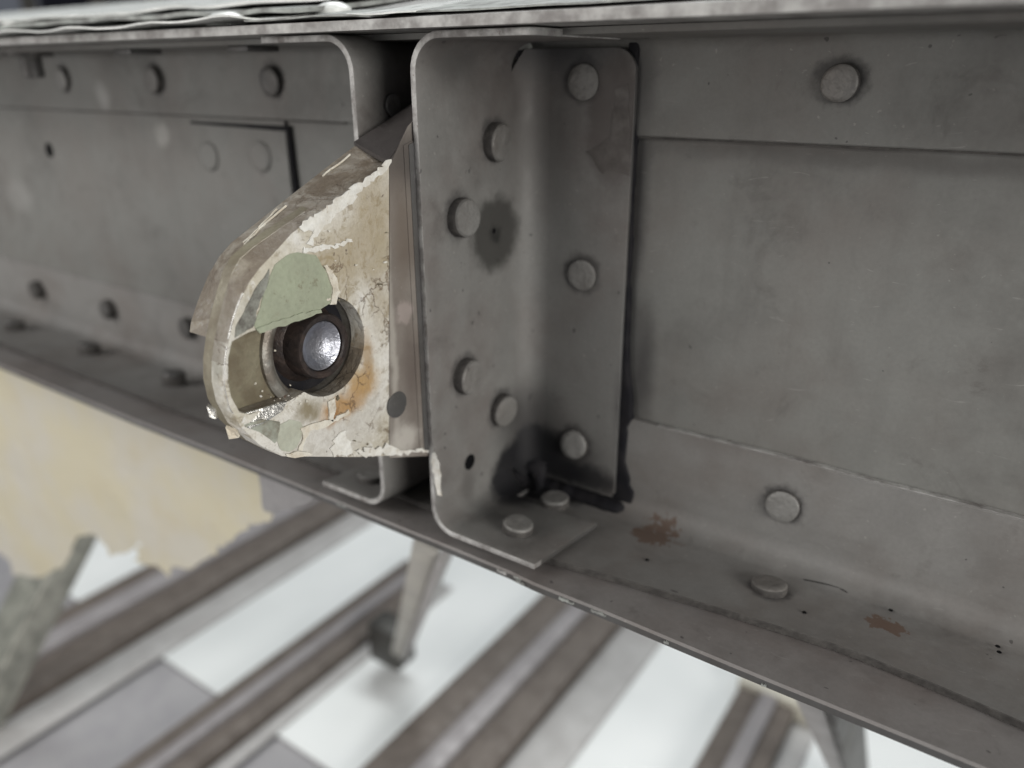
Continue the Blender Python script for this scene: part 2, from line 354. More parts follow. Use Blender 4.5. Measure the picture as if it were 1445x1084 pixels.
# doubler plate on the left web
zA = ony(300, 174, -.001).z; xB = ony(403, 182, -.001).x
pts = [Vector((xB, -.0001, zA + .004)), Vector((xB, -.0001, -.1)), Vector((X0, -.0001, -.1)), Vector((X0, -.0001, zA + .004))]
dbl = plate('doubler_plate', pts, M_web, SP, *YU, (0, -.0001, 0), .0012, .0003)
for p in ((296, 221), (369, 221)): rivet(ony(*p, -.0013), (0, -1, 0), .0056, .0012, M_web, dbl, grime=False)
bm = bmesh.new()
a, b = ony(268, 173, -.0016), ony(404, 181, -.0016)
ga = [Vector((a.x, -.0016, a.z + .0006)), Vector((b.x - .0006, -.0016, b.z + .0008)), Vector((b.x + .0014, -.0016, b.z + .0006)), Vector((b.x + .0022, -.0006, b.z - .03)), Vector((b.x + .0004, -.0016, b.z - .03)), Vector((b.x - .0002, -.0016, b.z - .0012)), Vector((a.x, -.0016, a.z - .0004))]
plate('sealant_bead', [Vector((p.x, -.0002, p.z)) for p in ga], M_seal_cavity, SP, *YU, (0, -.0002, 0), .0013, .0003)

# upper cap: vertical leg on the web and a leg under the skin
bm = bmesh.new()
yz = [(-.0002, -.0167), (-.0019, -.0167), (-.0022, -.0164), (-.0022, .0045), (-.0026, .0056), (-.0036, .0066), (-.0046, .0069), (-.040, .0069), (-.040, ZT - .0002), (-.0002, ZT - .0002)]
solid(bm, [Vector((X0, y, z)) for y, z in yz], [Vector((X1, y, z)) for y, z in yz])
cap = from_bm('upper_cap', bm, M_cap, SP, 30)
for p in R_UP: rivet(p, (0, -1, 0), .0042, .0022, M_rivet, cap)
for i, p in enumerate(W_L): rivet(p, (0, -1, 0), .0052, .0026, M_rivet_dark if i == 2 else M_rivet, cap)
rivet((ony(1440, 118, -.0022).x + .03, -.0022, R_UP[0].z), (0, -1, 0), .0054, .0026, M_rivet, cap)
# nut and bolt end hanging from the cap's upper leg, far left
q = ony(42, 78, -.03)
lathe('bolt_end', [(0, 0), (.0085, 0), (.0085, .0014), (.0040, .0016), (.0040, .009), (.0034, .0095), (0, .0095)], (q.x, -.03, .0069), (0, 0, -1), M_rivet_dark, cap, 16)
for px in (168, 332):
    q = ony(px, 55, -.038); bm = bmesh.new(); box(bm, (q.x, -.032, .0060), (.010, .012, .0017)); bevel(bm, .0004); from_bm('clip', bm, M_rivet_dark, cap)

for xa, xb in ((X0, ony(490, 175, 0).x), (ony(893, 190, 0).x, X1)):      # dirty seam under the cap's edge
    bm = bmesh.new(); prev = None; n_ = int((xb - xa) / .004)
    for i in range(n_ + 1):
        x = xa + (xb - xa) * i / n_; h_ = .0005 + .0005 * max(0, noise.noise(Vector((x * 60, 9, 0))))
        rg = [bm.verts.new((x, y, z)) for y, z in ((-.0015, -.01672), (-.0015, -.01672 - h_), (-.0001, -.01672 - h_), (-.0001, -.01672))]
        if prev:
            for q in range(4): bm.faces.new((prev[q], rg[q], rg[(q + 1) % 4], prev[(q + 1) % 4]))
        else: bm.faces.new(rg)
        prev = rg
    bm.faces.new(prev[::-1]); from_bm('dirty_seam', bm, M_grime, cap, 0)

# lower cap: vertical leg, bend, sloping leg with an uneven front edge
bm = bmesh.new()
def leg_w(x):
    keys = [(-1., .0405), (-.04, .040), (.02, .0425), (.032, .0445), (.055, .0405), (.085, .0365), (.1105, .034), (.13, .0352), (.151, .0378), (.4, .040)]
    for (a, u_), (b, v_) in zip(keys, keys[1:]):
        if x <= b: return u_ + (v_ - u_) * (x - a) / (b - a)
    return .04
xs = [X0 + i * .04 for i in range(24)]; xs = [x for x in xs if x < -.06] + [-.06 + .006 * i for i in range(60)] + [X1]
prev = None
for x in xs:
    wv = leg_w(x); r = .0075; sec = []
    top = -.0987 + .0004 * noise.noise(Vector((x * 30, 1, 0)))
    sec += [(-.0002, top), (-.0018, top), (-.0022, top - .0004)]
    zb = zl(-.0022)
    for j in range(7):
        t = j / 6 * (math.pi / 2 - SL); sec.append((-.0022 - r + r * math.cos(t), zb + r * .93 - r * math.sin(t) * .93))
    sec += [(-wv + .0002, zl(-wv)), (-wv, zl(-wv) - .0002), (-wv, zl(-wv) - .0019), (-.0002, zl(0) - .0019)]
    rg = [bm.verts.new((x, y, z)) for y, z in sec]
    if prev:
        for i in range(len(rg)): bm.faces.new((prev[i], rg[i], rg[(i + 1) % len(rg)], prev[(i + 1) % len(rg)])).material_index = 1 if i in (10, 11) else 0  # front edge painted dark: grime plus the shadow line of the gap
    else: bm.faces.new(rg)
    prev = rg
bm.faces.new(prev[::-1])
low = from_bm('lower_cap', bm, [M_low, M_grime], SP, 30)
rivet(L_V, (0, -1, 0), .0047, .0019, M_rivet, low); rivet(L_H, nl, .0047, .0022, M_rivet, low)
for p in ((57, 408), (157, 436), (268, 462)): rivet(ony(*p, -.0022), (0, -1, 0), .0050, .0042, M_rivet_dark, low)
for p in ((20, 464), (126, 497), (246, 541)): rivet(onl(*p), nl, .0050, .0050, M_rivet_dark, low)
# bare bright line along the lower cap's top edge (scraped paint)
bm = bmesh.new()
xs_ = [.046 + .0015 * i for i in range(100)]
for xa, xb in zip(xs_, xs_[1:]):
    if noise.noise(Vector((xa * 90, 2, 0))) > -.7: box(bm, ((xa + xb) / 2, -.0011, -.09862 + .0004 * noise.noise(Vector((xa * 30, 1, 0)))), (.0015, .0017, .0002 + .0001 * noise.noise(Vector((xa * 300, 2, 0)))))
# joined: one worn edge
edge = from_bm('worn_edge', bm, M_edge, low, 0)
# brown bare-primer patches where the grey has flaked off
pts = [onl(*p, .0001) for p in ((1134, 818), (1150, 821), (1168, 825), (1185, 830), (1195, 836))]
tube('scratch', pts, .00012, M_hole, low, 6)
for p in ((1265, 851), (1257, 861), (1408, 912), (1410, 920), (1135, 864), (913, 790), (1100, 762)):
    lathe('speck', [(0, .0001), (.0005, .0001), (.0006, -.0001)], onl(*p), nl, M_hole, low, 8)

# upper skin: flat over the flanges, rising behind; grey edge towards us
bm = bmesh.new(); prev = None
for x in [X0 + i * .1 for i in range(15)]:
    s = [(-.0565, ZT), (-.0565, ZT + .0022), (-.05, ZT + .0024), (.0, ZT + .0108), (.13, ZT + .0325), (.13, ZT + .0305), (.0, ZT + .0085), (-.002, ZT)]
    rg = [bm.verts.new((x, y, z)) for y, z in s]
    if prev:
        for i in range(len(rg)): bm.faces.new((prev[i], rg[i], rg[(i + 1) % 8], prev[(i + 1) % 8]))
    else: bm.faces.new(rg)
    prev = rg
bm.faces.new(prev[::-1])
uskin = from_bm('upper_skin', bm, M_skin_edge, SP, 20); props(uskin, 'grey upper skin edge under peeling white paint')
# peeling layers of white paint on it: wavy sheets with a torn front edge
def flake(x0, x1, yf, zf, yb, mat, seed, name='paint_layer', wave=.0012, th=.0004, step=.004):
    bm = bmesh.new(); prev = None; n = int((x1 - x0) / step)
    for i in range(n + 1):
        x = x0 + (x1 - x0) * i / n; v = Vector((x * 34, seed * 7.1, 0))
        y0 = yf(x) + .0022 * noise.noise(v) + .0010 * noise.noise(v * 5); z0 = zf(x) + wave * noise.noise(v * 1.3 + Vector((0, 3, 0)))
        rg = []
        for j in range(6):
            t = j / 5; y = y0 + (yb - y0) * t
            zs = ZT + .0024 + max(0, (y + .05)) * .168 + .0005
            z = zs + (max(z0, 0)) * (1 - t) ** 2
            rg.append((x, y, z))
        A = [bm.verts.new(p) for p in rg]; B = [bm.verts.new((p[0], p[1], p[2] + th)) for p in rg[::-1]]; rg = A + B
        if prev:
            for q in range(12): bm.faces.new((prev[q], rg[q], rg[(q + 1) % 12], prev[(q + 1) % 12]))
        else: bm.faces.new(rg)
        prev = rg
    bm.faces.new(prev[::-1])
    return from_bm(name, bm, mat, uskin, 50)
XL = lambda px, y=-.056: ony(px, 40, y).x
flake(-1.0, XL(350), lambda x: -.0600, lambda x: .0004, -.03, M_white, 1, th=.0005)
flake(-1.0, XL(372), lambda x: -.043, lambda x: .0022, .0, M_flake2, 2, th=.0012)
flake(-1.0, XL(480, -.03), lambda x: -.028, lambda x: .0034, .06, M_white, 3, wave=.0009, th=.0009)
flake(-1.0, .4, lambda x: .005, lambda x: .0006, .13, M_white, 4, wave=.0004, th=.0006)
flake(XL(470), XL(545), lambda x: -.052, lambda x: .0008, -.02, M_white, 5)
flake(XL(352), XL(505), lambda x: -.0572, lambda x: .0002, -.03, M_flake2, 6, wave=.0006)
flake(XL(540), .4, lambda x: -.045, lambda x: .0002, -.0, M_flake2, 8, wave=.0004)
for i, (px, py, y, r) in enumerate(((30, 18, -.02, .0085), (318, 17, -.045, .0058), (470, 8, -.03, .0050))):
    q = ony(px, py, y); z0 = ZT + .0024 + max(0, y + .05) * .168 + .0012
    lathe('rivet', [(r, -.001), (r, .0004), (r * .85, r * .22), (r * .55, r * .36), (r * .25, r * .42), (0, r * .43)], (q.x, y, z0), (0, -.05, 1), M_white, uskin, 28)

# lower skin: thin sheet under the cap, its edge chipped bright in places
bm = bmesh.new(); prev = None
for x in [X0 + i * .05 for i in range(18)] + [-.1 + i * .008 for i in range(63)]:
    yf = -.0545 - .0006 * noise.noise(Vector((x * 25, 4, 0))); 
    if -.14 < x < .03: yf += .0008
    s = [(yf, zl(yf) - .0046), (yf, zl(yf) - .0029), (yf + .0006, zl(yf) - .0024), (.11, zl(.11) - .0024), (.11, zl(.11) - .0046)]
    rg = [bm.verts.new((x, y, z)) for y, z in s]
    if prev:
        for i in range(5): f_ = bm.faces.new((prev[i], rg[i], rg[(i + 1) % 5], prev[(i + 1) % 5])); f_.material_index = 1 if i == 0 else 0
    else: bm.faces.new(rg)
    prev = rg
bm.faces.new(prev[::-1])
lskin = from_bm('lower_skin', bm, [M_skin, M_rivet_dark], SP, 20)
rnd = random.Random(3)
for i in range(9):
    x = rnd.choice([rnd.uniform(-.10, .05), rnd.uniform(.02, .06), rnd.uniform(.0, .2)]); yf = -.0545 - .0006 * noise.noise(Vector((x * 25, 4, 0))) + (.0008 if x < .03 else 0)
    z0 = zl(yf) - .0036 + rnd.uniform(-.0006, .0006); n_ = rnd.randint(4, 9); L_ = rnd.uniform(.001, .0055); bm = bmesh.new()
    up_ = [(x + L_ * q / n_, z0 + rnd.uniform(.0001, .0006)) for q in range(n_ + 1)]; dn_ = [(x + L_ * q / n_, z0 - rnd.uniform(.0, .0004)) for q in range(n_ + 1)]
    rg = [Vector((a_, yf - .0004, b_)) for a_, b_ in up_ + dn_[::-1]]
    solid(bm, rg, [q + Vector((0, .0005, 0)) for q in rg]); from_bm('paint_chip', bm, rnd.choice([M_edge, M_flake2, M_flake2]), lskin, 0)
# grey tab below the skin
pts = smooth_ring([ony(*p, -.03) for p in ((370, 655), (371, 690), (373, 714), (380, 721), (400, 720), (445, 705), (450, 660), (410, 640))], 4)
plate('tab', pts, simple('grey_tab_paint', (.30, .295, .30), (.26, .255, .26), .55), SP, *YU, (0, -.03, 0), .0012, .0003)

# black sealant along the right rib flange edge
ptsL, ptsR = [], []
for py, wl, wr in ((40, 3, 8), (62, 2, 9), (120, 2, 7), (200, 1, 8), (260, 0, 5), (330, 0, 7), (400, 0, 5), (470, 0, 6), (520, 0, 9), (555, 1, 13), (580, 2, 14), (600, 3, 8), (640, 3, 8), (672, 4, 14), (690, 6, 20), (706, 8, 20), (718, 8, 12)):
    xe = 893 - .0326 * (py - 200)
    for s_ in range(2):
        jt = random.uniform(-1.2, 1.2)
        ptsL.append((xe - wl - 2 + jt, py + s_ * 8)); ptsR.append((xe + wr + 1 + random.uniform(-1.5, 1.5), py + s_ * 8))
ptsL.sort(key=lambda p: p[1]); ptsR.sort(key=lambda p: p[1])
plate('sealant_bead', [ony(*p, -.0003) for p in ptsL + ptsR[::-1]], M_seal_cavity, SP, *YU, (0, -.0003, 0), .0029, .0006)

# ------------------------------------------------------------------ channel ribs
def rib(sx, xin, label, clip):
    """formed channel: leg square to the web, flanges above and below and an end flange on the web, all turned towards sx"""
    th = .0016; yn = -.052; ye = -.0125; r = .0072; rb = .0062; re = .0075; yflange = -.0042
    zu = ZT - .0004 - th; bm = bmesh.new(); xt = xin + sx * .0325
    ys = [yn + (ye - yn) * i / 12 for i in range(13)]
    def lower(y): return zl(y) + .0004 + th
    zs_leg = [i / 20 for i in range(21)]; rows = []
    for i, y in enumerate(ys):
        zl_ = lower(y); row = []; t_end = i / 12
        xu = xt - sx * (.0 if i > 0 else .0008)
        row += [(xu + (xin + sx * r - xu) * q / 4, zu) for q in range(4)]
        row += [(xin + sx * r - sx * r * math.sin(a), zu - r + r * math.cos(a)) for a in [math.pi / 2 * q / 8 for q in range(9)]]
        za, zb = zu - r, zl_ + rb
        row += [(xin, za + (zb - za) * q) for q in zs_leg[1:-1]]
        row += [(xin + sx * rb - sx * rb * math.cos(a), zl_ + rb - rb * math.sin(a)) for a in [math.pi / 2 * q / 8 for q in range(9)]]
        xe = clip(y)
        row += [(xin + sx * rb + (xe - xin - sx * rb) * q / 4, zl_ + SL * 0) for q in range(1, 5)]
        rows.append([bm.verts.new((x, y, z)) for x, z in row])
    nrow = len(rows[0])
    for i, (A, B) in enumerate(zip(rows, rows[1:])):
        for j in range(nrow - 1):
            if j >= nrow - 5 and i >= 10: continue
            bm.faces.new((A[j], A[j + 1], B[j + 1], B[j])).material_index = 2 if j == nrow - 2 and i > 0 else 0
    # end flange, z range of the leg's flat part
    last = rows[-1][12:12 + 21]; zt = last[0].co.z; zb = last[-1].co.z
    xe = xin + sx * .0330; prev = last
    path = [(xin + sx * re - sx * re * math.cos(a), ye + re * math.sin(a) * (yflange - ye) / re) for a in [math.pi / 2 * q / 8 for q in range(1, 9)]]
    path += [(xin + sx * re + (xe - .0062 * sx - xin - sx * re) * q / 6, yflange) for q in range(1, 7)] + [(xe - .0062 * sx * (1 - math.sin(math.pi / 2 * q / 7)), yflange) for q in range(1, 8)]
    for kx, (x, y) in enumerate(path):
        u_ = max(0, (abs(x - xin) - .0270) / .0060); d = .006 * (1 - math.sqrt(max(0, 1 - min(1, u_) ** 2)))
        g = min(1, (kx + 1) / 3); top = zt + .0058 * g - d; bot = zb - .0050 * g + d * .3
        cur = [bm.verts.new((x, y, top + (bot - top) * q / 20)) for q in range(21)]
        for j in range(20): bm.faces.new((prev[j], prev[j + 1], cur[j + 1], cur[j])).material_index = 2
        prev = cur
    for v in [v for v in bm.verts if not v.link_faces]: bm.verts.remove(v)
    for f_ in bm.faces: f_.normal_update()
    fs = [f_ for f_ in bm.faces if abs(f_.normal.x) > .9]
    if fs and fs[0].normal.x * sx < 0: bmesh.ops.reverse_faces(bm, faces=bm.faces)
    me = bpy.data.meshes.new('channel_rib'); bm.to_mesh(me); bm.free()
    o = link('channel_rib', me, [M_rib, M_edge, M_rib, M_rivet_dark], SP, 40)
    md = o.modifiers.new('thick', 'SOLIDIFY'); md.thickness = th; md.offset = -1; md.material_offset_rim = 1; md.use_even_offset = True
    bv = o.modifiers.new('bevel', 'BEVEL'); bv.width = .00035; bv.segments = 2; bv.limit_method = 'ANGLE'; bv.angle_limit = math.radians(50); bv.harden_normals = False
    return props(o, label)
P = onl(858, 728, .002)
def clipR(y):
    t = (y + .052) / (P.y + .052); x = .035 + (P.x - .035) * min(1, t)
    return x if t <= 1 else max(.010, P.x - (t - 1) * .05)
ribR = rib(1, xr, 'grey channel rib opening to the right with stained rivet heads', clipR)
for p in RB: rivet(p, (1, 0, 0), .0052, .0033, M_rivet, ribR)
for p, h in zip(FB, (.0015, .0011, .0026)): rivet(p, (0, -1, 0), .0047, h, M_rivet, ribR)
for p in ((730, 749), (783, 711)): rivet(onl(*p, .002), nl, .0046, .0030, M_rivet, ribR)
lathe('hole', [(0, .0001), (.0024, .0001), (.0026, -.0001)], onx(663, 652, xr), (1, 0, 0), M_hole, ribR, 20)
lathe('hole', [(0, .0001), (.0007, .0001), (.0008, -.0001)], onx(697, 326, xr), (1, 0, 0), M_hole, ribR, 12)
bm = bmesh.new(); bmesh.ops.create_icosphere(bm, subdivisions=4, radius=1); c_ = onx(757, 668, xr + .002)
for v in bm.verts:
    d_ = v.co.copy(); v.co = c_ + Vector((d_.x * .0085, d_.y * .0075, d_.z * .0085)) * (1 + .35 * noise.noise(d_ * 1.7) + .12 * noise.noise(d_ * 6))
from_bm('sealant_lump', bm, M_seal_cavity, ribR, 60)
bm = bmesh.new(); prev = None                      # sealant squeezed out along the foot of the end flange
for i in range(25):
    x = .004 + .034 * i / 24; rr = .0022 + .0008 * noise.noise(Vector((x * 260, 5, 0))) - .0018 * (max(0, i - 20) / 4) ** 2 - (.0016 if i == 0 else 0)
    rg = [bm.verts.new((x, -.0045 + rr * 1.5 * math.cos(a), zl(-.0045) + .0016 + rr * math.sin(a))) for a in [q * 6.283 / 12 for q in range(12)]]
    if prev:
        for q in range(12): bm.faces.new((prev[q], rg[q], rg[(q + 1) % 12], prev[(q + 1) % 12]))
    else: bm.faces.new(rg)
    prev = rg
bm.faces.new(prev[::-1]); from_bm('sealant_bead', bm, M_seal_cavity, SP, 60)
# flaked edge on the end flange
chip = [(868, 128), (886, 118), (889, 180), (889, 248), (872, 243), (856, 240), (850, 246), (836, 222), (826, 214), (846, 206), (862, 190), (866, 160)]
plate('flaked_patch', [ony(*p, -.00425) for p in jag(chip, .8, 9, 5)], simple('bare_brown_alloy', (.115, .105, .10), (.09, .08, .075), .55, .2), ribR, *YU, (0, -.00425, 0), .0001, 0)
# light scrap of paint and a dark gap under the top flange
for ring_, mt in (([(700, 52), (752, 50), (756, 62), (748, 70), (716, 72), (704, 66)], M_flake2), ([(726, 72), (752, 68), (754, 80), (742, 86), (730, 82)], M_seal_cavity)):
    plate('flaked_patch', [onx(*p, xr + .0001) for p in jag(ring_, 1.2, 6, 8)], mt, ribR, *XU, (xr + .0001, 0, 0), .00015, 0)
# bright scraped places on the near rim
for ring_ in ([(608, 640), (613, 638), (621, 655), (623, 690), (625, 700), (617, 698), (612, 670)],):
    plate('paint_chip', [ony(*p, -.05205) for p in jag(ring_, .8, 6, 2)], M_whitechip, ribR, *YU, (0, -.05205, 0), .00015, 0)
xl_ = -.0206
PLx = lambda y: xl_ - .026 if y < -.03 else xl_ - .026 + (y + .03) * .6
ribL = rib(-1, xl_, 'grey channel rib opening to the left behind the hinge bracket', PLx)
rivet(onl(524, 676, .002), nl, .0048, .0016, M_rivet, ribL)
rivet(onx(553, 149, xl_ + .0017), (1, 0, 0), .0031, .0014, M_rivet, ribL)

# ------------------------------------------------------------------ hinge bracket
HG = empty('hinge_bracket', parent=SP); props(HG, 'chipped cream and green painted hinge bracket with a steel bushing')
face_px = [(549, 232), (500, 266), (455, 297), (410, 328), (376, 352), (358, 368), (346, 390), (337, 422), (329, 452), (322, 485), (318, 515), (318, 545), (324, 573), (340, 603), (366, 628), (398, 644)]
back_px = [(500, 645), (605, 641), (640, 640), (640, 235), (572, 228)]
hub = (463, 490)
cb = onx(*hub, xh)
Rb = (onx(514, 486, xh) - cb).length
def circ(c, r, x, a0=0, a1=360, n=40): return [Vector((x, c.y + r * math.cos(math.radians(a0 + (a1 - a0) * i / n)), c.z + r * math.sin(math.radians(a0 + (a1 - a0) * i / n)))) for i in range(n)]
# cut-out in the front plate: round behind, running out to the nose
slot = [onx(*p, xh) for p in ((452, 434), (420, 446), (385, 458), (350, 469), (327, 482), (322, 505), (322, 540), (326, 560), (338, 582), (352, 585), (372, 578), (392, 571), (408, 566), (424, 563))]
ang = lambda p: math.degrees(math.atan2(p.z - cb.z, p.y - cb.y)) % 360
a_top, a_bot = ang(slot[0]), ang(slot[-1])
Rt = ((slot[0] - cb).length + (slot[-1] - cb).length) / 2
arc = [cb + Vector((0, math.cos(math.radians(a)), math.sin(math.radians(a)))) * Rb * (1.0 + .0) for a in [a_bot - 360 + (a_top - (a_bot - 360)) * i / 30 for i in range(31)]]
cut = arc + slot[1:-1]
outer = [onx(*p, xh) for p in face_px + back_px]
front = plate('front_plate', [Vector((xh - .0045, p.y, p.z)) for p in outer], M_hinge, HG, *XU, (xh - .0045, 0, 0), .0045, 0, holes=[[Vector((xh - .0045, p.y, p.z)) for p in cut]], topbev=.0007, smooth=22)
S_ = onx(366, 370, xh); D_ = nrm(onx(392, 402, xh) - S_)          # broad worn chamfer at the shoulder of the nose
for v in front.data.vertices:
    if v.co.x > xh - .0022:
        d_ = math.hypot(v.co.y - S_.y, v.co.z - S_.z); v.co += D_ * .0022 * math.exp(-(d_ / .0075) ** 2)
# inner half behind the pocket, its floor showing
xi = xh - .0045
plate('inner_plate', [Vector((xi - .0028, p.y, p.z)) for p in outer], [M_hinge_in], HG, *XU, (xi - .0028, 0, 0), .00279, 0, holes=[circ(cb, Rb * 1.05, xi)])
# far half, standing a little proud along the slope and cut short below the nose
far_px = [(500, 205), (455, 241), (410, 276), (365, 312), (326, 343), (308, 362), (296, 384), (279, 425), (268, 455), (265, 467), (275, 474), (289, 476), (292, 520), (303, 575), (330, 610), (372, 632), (420, 640), (605, 610), (640, 600), (640, 200), (548, 196)]
xf = xi - .0028 - .0072
near_ring = face_px[:10] + [(338, 468), (360, 420), (420, 392), (480, 392), (540, 420), (600, 420), (640, 235), (572, 228)]
far_ring = [(500, 205), (455, 241), (410, 276), (365, 312), (326, 343), (308, 362), (296, 384), (279, 425), (268, 455), (266, 468), (290, 462), (340, 420), (400, 392), (460, 392), (520, 420), (600, 420), (640, 200), (548, 196)]
NA = [Vector((xh - .0042, p.y, p.z)) for p in (onx(*q, xh) for q in near_ring)]; FBk = [onx(*q, xf) for q in far_ring]
bm = bmesh.new(); solid(bm, NA, FBk)               # thick back of the casting, its top side canted towards us
bmesh.ops.bevel(bm, geom=[e for e in bm.edges if all(abs(v.co.x - xf) < 1e-6 for v in e.verts)], offset=.0005, segments=2, affect='EDGES', profile=.5, clamp_overlap=True)
bmesh.ops.triangulate(bm, faces=[f_ for f_ in bm.faces if len(f_.verts) > 4])
far = from_bm('body', bm, M_hinge, HG, 20)
def skin_pt(i, t): return NA[int(i)].lerp(NA[int(i) + 1], i % 1).lerp(FBk[int(i)].lerp(FBk[int(i) + 1], i % 1), t)
lathe('bearing_back', [(0, 0), (Rb * 1.02, 0), (Rb * 1.02, .0002), (0, .0002)], (xi - .0029, cb.y, cb.z), (1, 0, 0), M_seal_cavity, HG, 32)  # disc painted black for the dark depth of the bearing cavity
# bearing race: raised steel ring with a groove, then the bushing and its bright pin
xp = xi
lathe('bearing_race', [(Rb * 1.34, -.0003), (Rb * 1.34, .0010), (Rb * 1.28, .0015), (Rb * 1.18, .0016), (Rb * 1.13, .0013), (Rb * 1.10, .0006), (Rb * 1.06, .0004), (Rb * 1.02, -.0006), (Rb * 1.0, -.003)], (xp, cb.y, cb.z), (1, 0, 0), M_race, HG, 48)
rb_ = .0070
cbu = onx(460, 491, xh)
bush = lathe('bushing', [(rb_ * 1.4, -.0030), (rb_ * 1.32, -.0018), (rb_ * 1.14, -.0006), (rb_ * 1.12, .0034), (rb_ * 1.06, .0042), (rb_ * .92, .0042), (rb_ * .86, .0038), (rb_ * .84, -.004)], (xp, cbu.y - .0002, cbu.z + .0003), (1, 0, 0), M_rustdark, HG, 40)
lathe('pin', [(rb_ * .85, -.003), (rb_ * .85, .0030), (rb_ * .82, .0034), (rb_ * .74, .0031), (rb_ * .62, .0022), (rb_ * .45, .0015), (rb_ * .25, .0011), (0, .0010)], (xp, cbu.y - .0002, cbu.z + .0003), (1, 0, 0), M_pin, bush, 40)
# tang: grimy flat plate that runs in between the ribs
tang_px = [(549, 232), (575, 178), (640, 110), (640, 642), (605, 643), (549, 646)]
tang = plate('tang', [onx(*p, xh + .00005) for p in tang_px], M_tang, HG, *XU, (xh + .00005, 0, 0), .0003, .00012)
lathe('rivet', [(.0036, -.0003), (.0036, .0002), (.0032, .00035), (0, .0004)], onx(560, 571, xh + .0003), (1, 0, 0), M_rivet_dark, tang, 28)
# dark upper strap that carries the far half in between the ribs
strap_px = [(495, 207), (530, 182), (575, 160), (640, 110), (640, 170), (580, 188), (549, 231)]
bm = bmesh.new()
A_ = [onx(*p, xf) for p in ((500, 204), (545, 175), (640, 108))]; B_ = [onx(*p, xh + .0002) for p in ((549, 231), (577, 187), (640, 120))]
up = Vector((0, -.25, .9)) * .0007
top = [p + up for p in A_] + [p + up for p in B_[::-1]]; bot = [p - up for p in A_] + [p - up for p in B_[::-1]]
solid(bm, top, bot); from_bm('strap', bm, grey_paint('grimy_strap', (.075, .068, .066), brown=(.05, .043, .042), metal=.2, rough=.45), HG, 30)
# shim sheets between bracket and rib
for k_, (d, mt) in enumerate(((.0032, M_tang), (.0016, M_rivet_dark))):
    x0 = xh + .00036 + k_ * .00028
    pts = [Vector((x0, -.052 - d, onx(583, 205, xr).z)), Vector((x0, -.052 - d, onx(605, 638, xr).z)), Vector((x0, -.02, -.115)), Vector((x0, -.02, -.008))]
    plate('shim', pts, [mt], HG, *XU, (x0, 0, 0), .00024, .0001)

# bright metal tube along the nose edge, added as its highlight
F3 = [onx(*p, xh) for p in face_px]; F3 = [a.lerp(b, q / 6) for a, b in zip(F3, F3[1:]) for q in range(6)]
run = []
for q, p in enumerate(F3[30:80]):
    if noise.noise(Vector((q * .23, 3.3, 0))) > -.12:
        d_ = math.hypot(p.y - S_.y, p.z - S_.z); run.append(Vector((xh - .00035, p.y, p.z)) + D_ * .0022 * math.exp(-(d_ / .0075) ** 2) + Vector((0, .00025, 0)))
    elif run:
        if len(run) > 2: tube('edge_highlight', run, .00032, M_bare, HG, 8)
        run = []
if len(run) > 2: tube('edge_highlight', run, .00032, M_bare, HG, 8)
# paint on the bracket: green primer laid bare, torn cream and white edges, scraped metal
def patch(name, ring_, mat, th=.00016, amp=1.0, step=7, seed=1, x=xh, lift=.00002, parent=None):
    return plate(name, [onx(*p, x + lift) for p in jag(ring_, amp, step, seed)], mat, parent or HG, *XU, (x + lift, 0, 0), th, 0)
patch('green_primer_patch', [(404, 360), (420, 356), (446, 360), (455, 376), (466, 392), (470, 410), (466, 428), (450, 437), (415, 449), (386, 458), (362, 467), (358, 460), (366, 436), (372, 412), (380, 392), (388, 374)], M_green, seed=3, amp=.5)
patch('scraped_patch', [(372, 392), (381, 378), (378, 398), (370, 418), (362, 440), (357, 462), (344, 470), (331, 476), (333, 462), (342, 444), (352, 424), (362, 404)], simple('scraped_grey', (.36, .37, .33), (.14, .13, .115), .45, .35, 420), seed=4, amp=.8, lift=.00012)
patch('green_primer_patch', [(395, 600), (408, 592), (424, 596), (428, 604), (424, 618), (418, 632), (408, 638), (396, 636), (390, 622)], simple('thin_green_primer', (.45, .47, .39), (.36, .36, .29), .5), seed=5, amp=.7)
white_strips = [[(549, 226), (552, 234), (528, 252), (508, 268), (492, 290), (478, 297), (470, 308), (452, 322), (440, 345), (434, 342), (444, 322), (428, 326), (420, 322), (440, 306), (466, 288), (500, 262), (528, 242)],
                [(478, 608), (486, 610), (492, 622), (496, 640), (478, 642), (466, 640), (470, 622)],
                [(500, 636), (548, 628), (566, 634), (604, 632), (604, 639), (560, 641), (510, 643)],
                [(424, 350), (444, 349), (470, 346), (496, 336), (497, 340), (472, 351), (446, 355), (428, 356)]]
for i, r_ in enumerate(white_strips): patch('paint_flake', r_, M_whitechip, .0003, 1.7, 4, 20 + i, lift=.00045 if i == 2 else .00005)
for i, r_ in enumerate(([(424, 604), (432, 600), (470, 590), (490, 578), (492, 583), (466, 598), (436, 608), (430, 620), (424, 636), (418, 636), (426, 618)], [(462, 566), (470, 560), (474, 574), (468, 594), (462, 590)], [(402, 640), (420, 636), (440, 640), (425, 645), (405, 645)])):
    patch('paint_flake', r_, M_cream_flake, .0004, .9, 6, 40 + i, lift=.00008)
for i, r_ in enumerate(([(455, 374), (460, 372), (474, 392), (478, 412), (472, 428), (464, 430), (469, 412), (464, 394)], [(366, 470), (392, 461), (430, 449), (452, 441), (452, 436), (414, 445), (382, 455), (360, 463)])):
    patch('paint_flake', r_, [M_cream_flake, M_green, M_whitechip][i], .0004, .8, 5, 60 + i, lift=.00014)
